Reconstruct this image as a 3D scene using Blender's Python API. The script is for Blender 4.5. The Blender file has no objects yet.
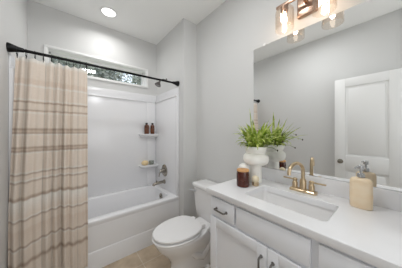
import bpy, bmesh, math, random
from mathutils import Vector, Matrix

random.seed(7)
PI = math.pi
SC = bpy.context.scene
COL = SC.collection

# ------------------------------------------------------------------ camera
H = 1.321                                    # eye height
YAW = math.radians(39.3)                     # to the right of the tub wall's normal
cd = bpy.data.cameras.new('camera')
cd.sensor_fit = 'HORIZONTAL'
cd.sensor_width = 36.0
cd.lens = 36.0 * 162.0 / 402.0
cd.shift_y = -2.5 / 402.0
cd.clip_start = 0.01
cam = bpy.data.objects.new('camera', cd)
cam.location = (0, 0, H)
cam.rotation_euler = (PI / 2, 0, -YAW)
COL.objects.link(cam)
SC.camera = cam

# ------------------------------------------------------------------ world
w = bpy.data.worlds.new('sky')
SC.world = w
w.use_nodes = True
nt = w.node_tree
sky = nt.nodes.new('ShaderNodeTexSky')
sky.sky_type = 'NISHITA'
sky.sun_disc = False
sky.sun_elevation = math.radians(40)
sky.sun_rotation = math.radians(200)
sky.dust_density = 6.0
sky.ozone_density = 0.5
haze = nt.nodes.new('ShaderNodeMix'); haze.data_type = 'RGBA'; haze.inputs[0].default_value = 0.65
haze.inputs[7].default_value = (3.2, 3.3, 3.5, 1)
nt.links.new(sky.outputs[0], haze.inputs[6])
nt.links.new(haze.outputs[2], nt.nodes['Background'].inputs[0])
nt.nodes['Background'].inputs[1].default_value = 0.45

# ------------------------------------------------------------------ lights
def area(name, loc, size, watts, color=(1, 1, 1), rot=(0, 0, 0), shape='DISK', sy=None, spread=None):
    l = bpy.data.lights.new(name, 'AREA')
    l.shape = shape
    l.size = size
    if sy: l.size_y = sy
    l.energy = watts
    l.color = color
    if spread: l.spread = math.radians(spread)
    o = bpy.data.objects.new(name, l)
    o.location = loc
    o.rotation_euler = rot
    COL.objects.link(o)
    return o

ZC = 2.753
area('tub_can_lamp', (0.375, 2.20, ZC - 0.03), 0.15, 2.7, (1.0, 1.0, 0.99), spread=160)
area('entry_fill_lamp', (0.36, 0.80, ZC - 0.03), 0.30, 7.2, (0.97, 0.985, 1.0))  # added ceiling lamp, out of view, to brighten the entry half
area('hall_fill', (0.45, -1.20, 1.45), 1.5, 11.5, (0.95, 0.98, 1.0), rot=(math.radians(122), 0, 0), shape='RECTANGLE', sy=1.4)  # added soft fill from behind the camera; the hall has no window

SC.view_settings.view_transform = 'Standard'
SC.view_settings.look = 'None'
SC.view_settings.gamma = 1.0
SC.view_settings.use_curve_mapping = False
SC.view_settings.exposure = 0.44
SC.cycles.max_bounces = 12
SC.cycles.diffuse_bounces = 6
SC.cycles.caustics_reflective = True     # light bounced off the mirror
SC.cycles.sample_clamp_indirect = 3.0
SC.cycles.caustics_refractive = False

# ------------------------------------------------------------------ materials
def srgb(r, g, b):
    f = lambda c: (c / 12.92) if c <= 0.04045 else ((c + 0.055) / 1.055) ** 2.4
    return (f(r / 255), f(g / 255), f(b / 255), 1)

def mat(name, col, rough=0.5, metal=0.0, noise=0.0, nscale=20, bump=0.0, bscale=200, spec=0.5, coat=0.0, sss=0.0):
    m = bpy.data.materials.new(name)
    m.use_nodes = True
    n, l = m.node_tree.nodes, m.node_tree.links
    b = n['Principled BSDF']
    b.inputs['Base Color'].default_value = col
    b.inputs['Roughness'].default_value = rough
    b.inputs['Metallic'].default_value = metal
    b.inputs['Specular IOR Level'].default_value = spec
    b.inputs['Coat Weight'].default_value = coat
    tc = n.new('ShaderNodeTexCoord')
    if noise:
        t = n.new('ShaderNodeTexNoise'); t.inputs['Scale'].default_value = nscale
        t.inputs['Detail'].default_value = 4
        l.new(tc.outputs['Object'], t.inputs['Vector'])
        r = n.new('ShaderNodeValToRGB')
        c = col
        r.color_ramp.elements[0].position = 0.3
        r.color_ramp.elements[1].position = 0.7
        r.color_ramp.elements[0].color = (c[0] * (1 - noise), c[1] * (1 - noise), c[2] * (1 - noise), 1)
        r.color_ramp.elements[1].color = (min(1, c[0] * (1 + noise)), min(1, c[1] * (1 + noise)), min(1, c[2] * (1 + noise)), 1)
        l.new(t.outputs['Fac'], r.inputs[0])
        l.new(r.outputs[0], b.inputs['Base Color'])
    if bump:
        t2 = n.new('ShaderNodeTexNoise'); t2.inputs['Scale'].default_value = bscale
        l.new(tc.outputs['Object'], t2.inputs['Vector'])
        bp = n.new('ShaderNodeBump'); bp.inputs['Strength'].default_value = bump
        bp.inputs['Distance'].default_value = 0.002
        l.new(t2.outputs['Fac'], bp.inputs['Height'])
        l.new(bp.outputs[0], b.inputs['Normal'])
    return m

def emit(name, col, s):
    m = bpy.data.materials.new(name); m.use_nodes = True
    n, l = m.node_tree.nodes, m.node_tree.links
    n.remove(n['Principled BSDF'])
    e = n.new('ShaderNodeEmission')
    e.inputs[0].default_value = col; e.inputs[1].default_value = s
    l.new(e.outputs[0], n['Material Output'].inputs[0])
    return m

def thin_glass(name, tint=(1, 1, 1, 1), gloss=0.12, rough=0.02, edge=0.6):
    m = bpy.data.materials.new(name); m.use_nodes = True
    n, l = m.node_tree.nodes, m.node_tree.links
    n.remove(n['Principled BSDF'])
    t = n.new('ShaderNodeBsdfTransparent'); t.inputs[0].default_value = tint
    g = n.new('ShaderNodeBsdfGlossy'); g.inputs['Roughness'].default_value = rough
    lw = n.new('ShaderNodeLayerWeight'); lw.inputs[0].default_value = 0.35
    ml = n.new('ShaderNodeMath'); ml.operation = 'MULTIPLY_ADD'
    l.new(lw.outputs['Facing'], ml.inputs[0])
    ml.inputs[1].default_value = edge; ml.inputs[2].default_value = gloss * 0.5
    mx = n.new('ShaderNodeMixShader')
    l.new(ml.outputs[0], mx.inputs[0]); l.new(t.outputs[0], mx.inputs[1]); l.new(g.outputs[0], mx.inputs[2])
    l.new(mx.outputs[0], n['Material Output'].inputs[0])
    return m

M = {}
M['wall'] = mat('wall_paint', srgb(215, 215, 214), 0.65, bump=0.12, bscale=260, spec=0.3)
M['ceiling'] = mat('ceiling_paint', srgb(249, 249, 247), 0.8, bump=0.15, bscale=180, spec=0.2)
M['trim'] = mat('white_trim_paint', srgb(240, 240, 239), 0.35)
M['door'] = mat('white_door_paint', srgb(238, 238, 237), 0.35)
M['acrylic'] = mat('white_acrylic', srgb(237, 237, 239), 0.22)
M['apron'] = M['acrylic']
M['porcelain'] = mat('white_porcelain', srgb(240, 239, 239), 0.10, coat=0.3)
M['seat'] = mat('white_seat_plastic', srgb(240, 239, 239), 0.22)
M['cabinet'] = mat('white_cabinet_paint', srgb(235, 236, 240), 0.38)
M['gap'] = mat('cabinet_carcass', srgb(160, 160, 160), 0.6)
M['quartz'] = mat('white_quartz', srgb(237, 237, 239), 0.18, noise=0.02, nscale=6)
M['nickel'] = mat('brushed_nickel', srgb(162, 156, 146), 0.25, 1.0)
M['pull'] = mat('dark_nickel_pull', srgb(122, 119, 116), 0.32, 1.0)
M['gold'] = mat('brushed_champagne_gold', srgb(206, 184, 152), 0.28, 1.0, noise=0.05, nscale=90)
M['bronze'] = mat('champagne_bronze', srgb(178, 150, 132), 0.28, 1.0)
M['chrome'] = mat('chrome', srgb(215, 217, 220), 0.08, 1.0)
M['black'] = mat('matte_black_metal', srgb(20, 20, 21), 0.35, 0.6)
M['mirror'] = mat('silvered_mirror_glass', (0.86, 0.865, 0.86, 1), 0.0, 1.0)
M['glass'] = thin_glass('window_glass', (0.97, 0.98, 0.98, 1), 0.05)
M['shade_glass'] = thin_glass('warm_clear_glass', (0.99, 0.955, 0.92, 1), 0.06, 0.02, 0.28)
M['jar_glass'] = thin_glass('frosted_jar_glass', (0.86, 0.89, 0.85, 1), 0.3, 0.2)
M['bulb'] = emit('warm_bulb', (1.0, 0.84, 0.68, 1), 20.0)
M['led'] = emit('led_diffuser', (1.0, 0.98, 0.95, 1), 4.0)
M['amber'] = mat('amber_glass', srgb(88, 42, 16), 0.12, noise=0.15, nscale=30, coat=0.5)
M['amber_label'] = mat('brown_paper_label', srgb(98, 54, 28), 0.5)
M['cap'] = mat('black_cap', srgb(24, 20, 18), 0.4)
M['candle'] = mat('dark_brown_jar', srgb(74, 28, 16), 0.25, noise=0.1, nscale=20)
M['wax_label'] = mat('jar_label', srgb(96, 54, 40), 0.5)
M['wood'] = mat('pale_wood', srgb(212, 160, 106), 0.5, noise=0.12, nscale=40)
M['ceramic'] = mat('off_white_ceramic', srgb(247, 245, 239), 0.4, bump=0.2, bscale=120)
M['white_ceramic'] = mat('matte_white_ceramic', srgb(238, 235, 230), 0.45)
M['cream'] = mat('cream_knob', srgb(236, 222, 192), 0.4)
M['sponge'] = mat('tan_sponge', srgb(232, 208, 164), 0.9, noise=0.15, nscale=90, bump=0.8, bscale=160)
M['soil'] = mat('potting_soil', srgb(60, 46, 34), 0.9, noise=0.3, nscale=80)
M['seed'] = mat('dark_flower_bud', srgb(74, 66, 52), 0.7)
M['bark'] = mat('tree_bark', srgb(120, 108, 98), 0.9, noise=0.2, nscale=30)
M['grass'] = mat('lawn', srgb(96, 112, 70), 0.9, noise=0.25, nscale=6)
M['caulk'] = mat('tub_caulk', srgb(225, 225, 224), 0.5)
M['rubber'] = mat('rubber_stop', srgb(60, 60, 60), 0.7)

def leaf_mat(name, a, b, c, scale):
    m = mat(name, a, 0.45)
    n, l = m.node_tree.nodes, m.node_tree.links
    bs = n['Principled BSDF']
    tc = n.new('ShaderNodeTexCoord')
    t = n.new('ShaderNodeTexNoise'); t.inputs['Scale'].default_value = scale; t.inputs['Detail'].default_value = 2
    l.new(tc.outputs['Object'], t.inputs['Vector'])
    r = n.new('ShaderNodeValToRGB')
    r.color_ramp.elements[0].position = 0.34; r.color_ramp.elements[0].color = a
    r.color_ramp.elements[1].position = 0.66; r.color_ramp.elements[1].color = c
    e = r.color_ramp.elements.new(0.5); e.color = b
    l.new(t.outputs['Fac'], r.inputs[0]); l.new(r.outputs[0], bs.inputs['Base Color'])
    tr = n.new('ShaderNodeBsdfTranslucent')
    l.new(r.outputs[0], tr.inputs[0])
    mx = n.new('ShaderNodeMixShader'); mx.inputs[0].default_value = 0.42
    l.new(bs.outputs[0], mx.inputs[1]); l.new(tr.outputs[0], mx.inputs[2])
    l.new(mx.outputs[0], n['Material Output'].inputs[0])
    return m
M['leaf'] = leaf_mat('blade_leaf', srgb(112, 140, 46), srgb(170, 190, 84), srgb(228, 234, 156), 26)
M['tree_leaf'] = leaf_mat('tree_leaf', srgb(96, 110, 100), srgb(140, 152, 146), srgb(206, 212, 214), 4)

def curtain_mat():
    m = mat('plaid_linen', srgb(200, 182, 160), 0.9, spec=0.1)
    n, l = m.node_tree.nodes, m.node_tree.links
    bs = n['Principled BSDF']
    tc = n.new('ShaderNodeTexCoord'); sp = n.new('ShaderNodeSeparateXYZ')
    uv = n.new('ShaderNodeUVMap')
    l.new(uv.outputs[0], sp.inputs[0])
    base = srgb(246, 236, 225); lite = srgb(254, 251, 246); dark = srgb(198, 178, 161); mid = srgb(240, 227, 214)
    # (height in metres, colour): V of the UV map is height / 2 m; two ramps, split at 1.25 m
    def ramp(st):
        r = n.new('ShaderNodeValToRGB'); cr = r.color_ramp
        for i, (z, c) in enumerate(st):
            if i == 0: e = cr.elements[0]; e.position = z / 2
            elif i == len(st) - 1: e = cr.elements[-1]; e.position = z / 2
            else: e = cr.elements.new(z / 2)
            e.color = c
        l.new(sp.outputs['Y'], r.inputs[0])
        return r
    hi = ramp([(1.25, base), (1.288, base), (1.298, lite), (1.308, dark), (1.322, mid), (1.338, dark), (1.350, base), (1.456, base), (1.467, lite), (1.476, mid), (1.483, dark), (1.493, base),
               (1.538, base), (1.547, dark), (1.556, mid), (1.564, lite), (1.575, base), (1.665, base), (1.675, lite), (1.69, mid), (1.72, mid), (1.735, base), (1.85, base), (1.87, lite)])
    lo = ramp([(0.32, base), (0.345, dark), (0.37, base), (0.452, base), (0.464, lite), (0.474, dark), (0.490, base), (0.592, mid), (0.61, base), (0.655, base), (0.668, dark), (0.678, lite), (0.69, base),
               (0.805, lite), (0.822, dark), (0.845, base), (0.932, base), (0.942, dark), (0.954, lite), (0.966, base), (0.990, base), (0.999, dark), (1.011, lite), (1.022, base),
               (1.148, base), (1.159, lite), (1.170, dark), (1.184, mid), (1.197, dark), (1.209, base)])
    gt = n.new('ShaderNodeMath'); gt.operation = 'GREATER_THAN'; gt.inputs[1].default_value = 0.625
    l.new(sp.outputs['Y'], gt.inputs[0])
    r = n.new('ShaderNodeMix'); r.data_type = 'RGBA'
    l.new(gt.outputs[0], r.inputs[0]); l.new(lo.outputs[0], r.inputs[6]); l.new(hi.outputs[0], r.inputs[7])
    # faint woven vertical stripes, with shading of the folds painted in
    r2 = n.new('ShaderNodeValToRGB'); c2 = r2.color_ramp
    sv = [(0.0, 1), (0.10, 0.98), (0.12, 0.78), (0.16, 0.82), (0.18, 1), (0.36, 1), (0.37, 0.74), (0.39, 0.97), (0.47, 0.99), (0.49, 0.76), (0.52, 0.99),
          (0.60, 0.96), (0.61, 0.76), (0.64, 0.80), (0.65, 0.99), (0.83, 0.99), (0.845, 0.78), (0.86, 1), (1.0, 1)]
    for i, (u, v) in enumerate(sv):
        e = c2.elements[0] if u == 0 else c2.elements[-1] if u == 1 else c2.elements.new(u)
        e.color = (v, v * 0.99, v * 0.98, 1)
    l.new(sp.outputs['X'], r2.inputs[0])
    mx = n.new('ShaderNodeMix'); mx.data_type = 'RGBA'; mx.blend_type = 'MULTIPLY'; mx.inputs[0].default_value = 1
    l.new(r.outputs[2], mx.inputs[6]); l.new(r2.outputs[0], mx.inputs[7])
    # slub of the weave
    t = n.new('ShaderNodeTexNoise'); t.inputs['Scale'].default_value = 40
    mp = n.new('ShaderNodeMapping'); mp.inputs['Scale'].default_value = (1, 1, 9)
    l.new(tc.outputs['Object'], mp.inputs[0]); l.new(mp.outputs[0], t.inputs['Vector'])
    r3 = n.new('ShaderNodeValToRGB')
    r3.color_ramp.elements[0].position = 0.3; r3.color_ramp.elements[0].color = (0.93, 0.93, 0.93, 1)
    r3.color_ramp.elements[1].position = 0.7
    l.new(t.outputs['Fac'], r3.inputs[0])
    mx2 = n.new('ShaderNodeMix'); mx2.data_type = 'RGBA'; mx2.blend_type = 'MULTIPLY'; mx2.inputs[0].default_value = 1
    l.new(mx.outputs[2], mx2.inputs[6]); l.new(r3.outputs[0], mx2.inputs[7])
    l.new(mx2.outputs[2], bs.inputs['Base Color'])
    tr = n.new('ShaderNodeBsdfTranslucent'); l.new(mx2.outputs[2], tr.inputs[0])
    ms = n.new('ShaderNodeMixShader'); ms.inputs[0].default_value = 0.25
    l.new(bs.outputs[0], ms.inputs[1]); l.new(tr.outputs[0], ms.inputs[2])
    l.new(ms.outputs[0], n['Material Output'].inputs[0])
    return m
M['curtain'] = curtain_mat()

def floor_mat():
    m = mat('tan_stone_tile', srgb(176, 156, 130), 0.4)
    n, l = m.node_tree.nodes, m.node_tree.links
    bs = n['Principled BSDF']
    tc = n.new('ShaderNodeTexCoord')
    mp = n.new('ShaderNodeMapping'); mp.inputs['Location'].default_value = (-0.12, -0.244, 0)
    l.new(tc.outputs['Object'], mp.inputs[0])
    br = n.new('ShaderNodeTexBrick')
    br.offset = 0.0; br.inputs['Scale'].default_value = 1.0
    br.inputs['Brick Width'].default_value = 0.457; br.inputs['Row Height'].default_value = 0.457
    br.inputs['Mortar Size'].default_value = 0.004
    br.inputs['Color1'].default_value = srgb(212, 194, 170); br.inputs['Color2'].default_value = srgb(199, 180, 156)
    br.inputs['Mortar'].default_value = srgb(226, 216, 200)
    l.new(mp.outputs[0], br.inputs['Vector'])
    t = n.new('ShaderNodeTexNoise'); t.inputs['Scale'].default_value = 7; t.inputs['Detail'].default_value = 6
    l.new(tc.outputs['Object'], t.inputs['Vector'])
    r = n.new('ShaderNodeValToRGB')
    r.color_ramp.elements[0].position = 0.3; r.color_ramp.elements[0].color = (0.60, 0.56, 0.52, 1)
    r.color_ramp.elements[1].position = 0.7; r.color_ramp.elements[1].color = (1, 1, 1, 1)
    l.new(t.outputs['Fac'], r.inputs[0])
    mx = n.new('ShaderNodeMix'); mx.data_type = 'RGBA'; mx.blend_type = 'MULTIPLY'; mx.inputs[0].default_value = 1
    l.new(br.outputs['Color'], mx.inputs[6]); l.new(r.outputs[0], mx.inputs[7])
    l.new(mx.outputs[2], bs.inputs['Base Color'])
    return m
M['floor'] = floor_mat()

def soap_mat():
    m = mat('tan_travertine_ceramic', srgb(216, 182, 130), 0.35)
    n, l = m.node_tree.nodes, m.node_tree.links
    tc = n.new('ShaderNodeTexCoord')
    mp = n.new('ShaderNodeMapping'); mp.inputs['Scale'].default_value = (1, 1, 1.4)
    t = n.new('ShaderNodeTexNoise'); t.inputs['Scale'].default_value = 14; t.inputs['Detail'].default_value = 5
    l.new(tc.outputs['Object'], mp.inputs[0]); l.new(mp.outputs[0], t.inputs['Vector'])
    r = n.new('ShaderNodeValToRGB')
    r.color_ramp.elements[0].position = 0.35; r.color_ramp.elements[0].color = srgb(240, 216, 182)
    r.color_ramp.elements[1].position = 0.7; r.color_ramp.elements[1].color = srgb(247, 230, 204)
    l.new(t.outputs['Fac'], r.inputs[0]); l.new(r.outputs[0], n['Principled BSDF'].inputs['Base Color'])
    return m
M['soap'] = soap_mat()

# ------------------------------------------------------------------ mesh helpers
def BM(): return bmesh.new()

def box(bm, x0, x1, y0, y1, z0, z1, bev=0.0, seg=2, rot=None):
    b = bmesh.new()
    bmesh.ops.create_cube(b, size=1)
    bmesh.ops.scale(b, vec=(abs(x1 - x0), abs(y1 - y0), abs(z1 - z0)), verts=b.verts)
    if bev > 0:
        bmesh.ops.bevel(b, geom=b.edges[:], offset=bev, segments=seg, affect='EDGES', profile=0.5)
    if rot is not None: bmesh.ops.transform(b, matrix=rot, verts=b.verts)
    bmesh.ops.translate(b, vec=((x0 + x1) / 2, (y0 + y1) / 2, (z0 + z1) / 2), verts=b.verts)
    merge(bm, b)

def merge(dst, src, mtx=None):
    if mtx is not None: bmesh.ops.transform(src, matrix=mtx, verts=src.verts)
    mp = {}
    for v in src.verts: mp[v] = dst.verts.new(v.co)
    for f in src.faces:
        try: dst.faces.new([mp[v] for v in f.verts])
        except ValueError: pass
    src.free()

def loft(bm, rings, cap0=True, cap1=True, closed=False):
    R = [[bm.verts.new(p) for p in r] for r in rings]
    n = len(R[0])
    pairs = list(zip(R[:-1], R[1:]))
    if closed: pairs.append((R[-1], R[0]))
    for a, b in pairs:
        for i in range(n):
            j = (i + 1) % n
            bm.faces.new((a[i], a[j], b[j], b[i]))
    if not closed:
        if cap0: bm.faces.new(list(reversed(R[0])))
        if cap1: bm.faces.new(R[-1])

def lathe(bm, prof, c, axis='Z', n=32, sx=1.0, sy=1.0, cap0=True, cap1=True):
    """prof: list of (radius, height along the axis); c: base centre"""
    rings = []
    for r, h in prof:
        r = max(r, 1e-4)
        ring = []
        for i in range(n):
            a = 2 * PI * i / n
            u, v = r * math.cos(a) * sx, r * math.sin(a) * sy
            if axis == 'Z': p = (c[0] + u, c[1] + v, c[2] + h)
            elif axis == 'X': p = (c[0] + h, c[1] + u, c[2] + v)
            elif axis == '-X': p = (c[0] - h, c[1] + u, c[2] + v)
            elif axis == 'Y': p = (c[0] + u, c[1] + h, c[2] + v)
            elif axis == '-Y': p = (c[0] + u, c[1] - h, c[2] + v)
            ring.append(p)
        rings.append(ring)
    loft(bm, rings, cap0, cap1)

def tube(bm, pts, r, n=12, r1=None):
    pts = [Vector(p) for p in pts]
    rings = []
    up = None
    for i, p in enumerate(pts):
        if i == 0: t = pts[1] - pts[0]
        elif i == len(pts) - 1: t = pts[-1] - pts[-2]
        else: t = (pts[i + 1] - pts[i]).normalized() + (pts[i] - pts[i - 1]).normalized()
        t.normalize()
        if up is None:
            up = t.orthogonal().normalized()
        else:
            up = (up - t * up.dot(t)).normalized()
        s = t.cross(up)
        rr = r if r1 is None else r + (r1 - r) * i / (len(pts) - 1)
        rings.append([p + up * rr * math.cos(2 * PI * k / n) + s * rr * math.sin(2 * PI * k / n) for k in range(n)])
    loft(bm, rings)

def rrect(x0, x1, y0, y1, r, z, k=6):
    pts = []
    for cx, cy, a0 in ((x1 - r, y1 - r, 0), (x0 + r, y1 - r, 90), (x0 + r, y0 + r, 180), (x1 - r, y0 + r, 270)):
        for i in range(k + 1):
            a = math.radians(a0 + 90 * i / k)
            pts.append((cx + r * math.cos(a), cy + r * math.sin(a), z))
    return pts

def arc_pts(c, r, a0, a1, n, plane):
    out = []
    for i in range(n + 1):
        a = math.radians(a0 + (a1 - a0) * i / n)
        u, v = r * math.cos(a), r * math.sin(a)
        if plane == 'XZ': out.append((c[0] + u, c[1], c[2] + v))
        if plane == 'YZ': out.append((c[0], c[1] + u, c[2] + v))
        if plane == 'XY': out.append((c[0] + u, c[1] + v, c[2]))
    return out

def world_loc(o):
    v = Vector(o.location)
    while o.parent:
        o = o.parent; v += Vector(o.location)
    return v

def obj(name, bm, material, parent=None, loc=None, smooth=35, label=None):
    """link bm (written in world metres) as ONE mesh object with its origin at loc"""
    bmesh.ops.recalc_face_normals(bm, faces=bm.faces)
    base = Vector(loc) if loc is not None else Vector((0, 0, 0))
    off = base if parent is None else world_loc(parent) + base
    bmesh.ops.translate(bm, vec=-off, verts=bm.verts)
    me = bpy.data.meshes.new(name)
    bm.to_mesh(me); bm.free()
    if smooth:
        me.polygons.foreach_set('use_smooth', [True] * len(me.polygons))
        me.set_sharp_from_angle(angle=math.radians(smooth))
    me.materials.append(material)
    o = bpy.data.objects.new(name, me)
    o.location = base
    COL.objects.link(o)
    if parent: o.parent = parent
    if label: o['label'] = label
    return o

def tag(o, label, cat, group=None):
    o['label'] = label; o['category'] = cat
    if group: o['group'] = group
    return o

def thing(name, label, cat, loc, group=None):
    o = bpy.data.objects.new(name, None)
    o.empty_display_size = 0.05
    o.location = loc
    COL.objects.link(o)
    return tag(o, label, cat, group)

def struct(name, bm, m, smooth=30):
    o = obj(name, bm, m, smooth=smooth)
    o['kind'] = 'structure'
    return o

def spart(name, bm, m, parent, smooth=30):
    o = obj(name, bm, m, parent, smooth=smooth)
    o['kind'] = 'structure'
    return o

# ------------------------------------------------------------------ the room
XL, XR = -0.345, 1.331         # left wall, mirror wall
YB, YW, XW = 2.54, 1.72, 1.125 # back wall, face and side of the short wing wall
YR = -0.06                     # wall with the entry doorway, camera stands in it
T = 0.10

b = BM(); box(b, XL - T, XR + T, -1.7, YB + 0.2, -0.1, 0.0); struct('floor', b, M['floor'])
b = BM(); box(b, XL - T, XR + T, YR - 0.12, YB + 0.2, ZC, ZC + 0.1); struct('ceiling', b, M['ceiling'])
b = BM(); box(b, XL - T, XL, YR - 0.12, YB + 0.2, 0, ZC); struct('wall_left', b, M['wall'])
b = BM(); box(b, XR, XR + T, YR - 0.12, YB + 0.2, 0, ZC); struct('wall_right', b, M['wall'])
b = BM(); box(b, XW, XR, YW, YB, 0, ZC); struct('wall_wing', b, M['wall'])
# back wall with the transom opening
WX0, WX1, WZ0, WZ1 = -0.185, 0.955, 2.035, 2.280
b = BM()
box(b, XL, WX0, YB, YB + 0.2, 0, ZC); box(b, WX1, XR, YB, YB + 0.2, 0, ZC)
box(b, WX0, WX1, YB, YB + 0.2, 0, WZ0); box(b, WX0, WX1, YB, YB + 0.2, WZ1, ZC)
struct('wall_back', b, M['wall'])
# entry wall with doorway
DX0, DX1, DZ = -0.31, 1.00, ZC
b = BM()
box(b, XL, DX0, YR - 0.12, YR, 0, ZC); box(b, DX1, XR, YR - 0.12, YR, 0, ZC)
struct('wall_entry', b, M['wall'])
# small hall behind the camera
b = BM()
box(b, XL - T, XL, -1.7, YR - 0.12, 0, ZC); box(b, XR, XR + T, -1.7, YR - 0.12, 0, ZC); box(b, XL - T, XR + T, -1.8, -1.7, 0, ZC)
struct('wall_hall', b, M['wall'])
b = BM(); box(b, XL - T, XR + T, -1.7, YR - 0.12, ZC, ZC + 0.1); struct('ceiling_hall', b, M['ceiling'])
# entry casing
b = BM()
box(b, DX1 - 0.001, DX1 + 0.07, YR - 0.001, YR + 0.015, 0, DZ, 0.003)
struct('trim_1', b, M['trim'])
# baseboards
def baseboard(name, x0, x1, y0, y1):
    b = BM(); box(b, x0, x1, y0, y1, 0.0, 0.12, 0.004); struct(name, b, M['trim'])
baseboard('baseboard_left', XL, XL + 0.013, YR + 0.02, 1.80)
baseboard('baseboard_right', XR - 0.013, XR, 0.90, YW - 0.013)
baseboard('baseboard_wing', XW - 0.012, XR - 0.014, YW - 0.013, YW)

# window: casing, sash frame and pane
CW = 0.028
b = BM()
yc0, yc1 = YB - 0.014, YB
box(b, WX0 - CW, WX1 + CW, yc0, yc1, WZ1, WZ1 + CW, 0.003); box(b, WX0 - CW, WX1 + CW, yc0, yc1, WZ0 - CW, WZ0, 0.003)
box(b, WX0 - CW, WX0, yc0, yc1, WZ0, WZ1, 0.003); box(b, WX1, WX1 + CW, yc0, yc1, WZ0, WZ1, 0.003)
# painted return of the opening
t = 0.006
box(b, WX0, WX1, YB, YB + 0.13, WZ0, WZ0 + t); box(b, WX0, WX1, YB, YB + 0.13, WZ1 - t, WZ1)
box(b, WX0, WX0 + t, YB, YB + 0.13, WZ0 + t, WZ1 - t); box(b, WX1 - t, WX1, YB, YB + 0.13, WZ0 + t, WZ1 - t)
win = struct('window_1', b, M['trim'])
b = BM()
f = 0.024
y0, y1 = YB + 0.12, YB + 0.17
box(b, WX0, WX1, y0, y1, WZ0, WZ0 + f + 0.01, 0.003); box(b, WX0, WX1, y0, y1, WZ1 - f, WZ1, 0.003)
box(b, WX0, WX0 + f, y0, y1, WZ0, WZ1, 0.003); box(b, WX1 - f, WX1, y0, y1, WZ0, WZ1, 0.003)
spart('window_frame', b, M['trim'], win)
b = BM(); box(b, WX0 + f, WX1 - f, YB + 0.142, YB + 0.148, WZ0 + f, WZ1 - f)
spart('window_pane', b, M['glass'], win, 0)

# ------------------------------------------------------------------ outdoors, seen through the transom
b = BM(); box(b, -14, 16, YB + 0.2, 26, -0.5, -0.3)
struct('ground', b, M['grass'])

def tree(x, y, h, cz, rx, rz, nleaf, label, seed, lean=0.0):
    rnd = random.Random(seed)
    root = thing('garden_tree', label, 'tree', (x, y, -0.3), 'trees outside the transom window')
    b = BM()
    tube(b, [(x, y, -0.3), (x + 0.05, y, h * 0.4), (x - 0.04 + lean, y, h * 0.7), (x + lean, y, h)], 0.16, 8, 0.04)
    obj('trunk', b, M['bark'], root)
    for i in range(6):
        a = rnd.uniform(0, 2 * PI); z0 = rnd.uniform(cz - rz * 0.8, cz + rz * 0.3); L = rx * rnd.uniform(0.6, 0.95)
        b = BM()
        tube(b, [(x + lean * 0.5, y, z0), (x + lean * .5 + L * 0.5 * math.cos(a), y + L * 0.5 * math.sin(a), z0 + 0.3), (x + lean * .5 + L * math.cos(a), y + L * math.sin(a), z0 + 0.75)], 0.05, 6, 0.012)
        obj('branch', b, M['bark'], root)
    b = BM()
    for i in range(nleaf):
        while True:
            p = Vector((rnd.uniform(-1, 1), rnd.uniform(-1, 1), rnd.uniform(-1, 1)))
            if 0.25 < p.length < 1: break
        c = Vector((x + lean * .5 + p.x * rx, y + p.y * rx, cz + p.z * rz))
        d = Vector((rnd.uniform(-1, 1), rnd.uniform(-1, 1), rnd.uniform(-0.8, 0.6))).normalized()
        s = d.orthogonal().normalized()
        s.rotate(Matrix.Rotation(rnd.uniform(0, 6.28), 3, d))
        L = rnd.uniform(0.13, 0.26); w_ = L * 0.3
        k = d.cross(s) * 0.02
        vs = [b.verts.new(q) for q in (c - d * L * .5, c + s * w_ + k, c + d * L * .5, c - s * w_ + k)]
        b.faces.new(vs)
    obj('foliage', b, M['tree_leaf'], root, smooth=0)
tree(-2.1, 8.2, 5.4, 3.9, 1.25, 1.7, 3000, 'loose grey-green tree seen through the left end of the transom window', 3)
tree(0.6, 8.8, 5.6, 4.1, 1.35, 1.7, 3600, 'airy tree seen through the middle of the transom window', 5, 0.2)
tree(3.5, 7.8, 5.2, 3.7, 1.2, 1.6, 4200, 'dense green tree seen through the right end of the transom window', 9)
tree(0.6, 15.6, 8.2, 5.9, 4.6, 2.6, 9000, 'far tall tree standing behind the others outside the transom window', 12)

# ------------------------------------------------------------------ tub surround and tub
SX0, SX1, SYB, SYF = XL + 0.029, XW - 0.029, YB - 0.03, 1.835
RIM = 0.478
SZ, SZ2 = 1.794, 1.905
sur = thing('tub_surround', 'white moulded wall surround lining the bathtub alcove, with two corner shelves', 'tub surround', ((SX0 + SX1) / 2, SYB, RIM))
b = BM(); box(b, SX0, SX1, SYB, YB, RIM, SZ, 0.004)
obj('back_panel', b, M['acrylic'], sur)
b = BM(); box(b, XL, SX0, SYF, YB, RIM, SZ, 0.006); box(b, XL + 0.001, SX0 + 0.004, SYF - 0.004, SYF + 0.03, RIM + 0.001, SZ - 0.001, 0.004); obj('side_panel', b, M['acrylic'], sur)
b = BM(); box(b, SX1, XW, SYF, YB, RIM, SZ, 0.006); box(b, SX1 - 0.004, XW - 0.001, SYF - 0.004, SYF + 0.03, RIM + 0.001, SZ - 0.001, 0.004); obj('side_panel', b, M['acrylic'], sur)
b = BM()   # ledge and flange running round the top
box(b, SX0 - 0.01, SX1 + 0.01, SYB - 0.012, YB, SZ - 0.012, SZ + 0.006, 0.005)
box(b, XL, SX0 + 0.012, SYF, YB, SZ - 0.012, SZ + 0.006, 0.005); box(b, SX1 - 0.012, XW, SYF, YB, SZ - 0.012, SZ + 0.006, 0.005)
obj('top_ledge', b, M['acrylic'], sur)
b = BM()
box(b, XL, XW, YB - 0.012, YB, SZ, SZ2, 0.004); box(b, XL, XL + 0.012, SYF, YB, SZ, SZ2, 0.004); box(b, XW - 0.012, XW, SYF, YB, SZ, SZ2, 0.004)
obj('top_flange', b, M['acrylic'], sur)
b = BM(); box(b, 0.955, SX1, SYB - 0.006, SYB + 0.002, RIM, SZ - 0.01, 0.006, 3)
obj('shelf_column', b, M['acrylic'], sur)
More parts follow.
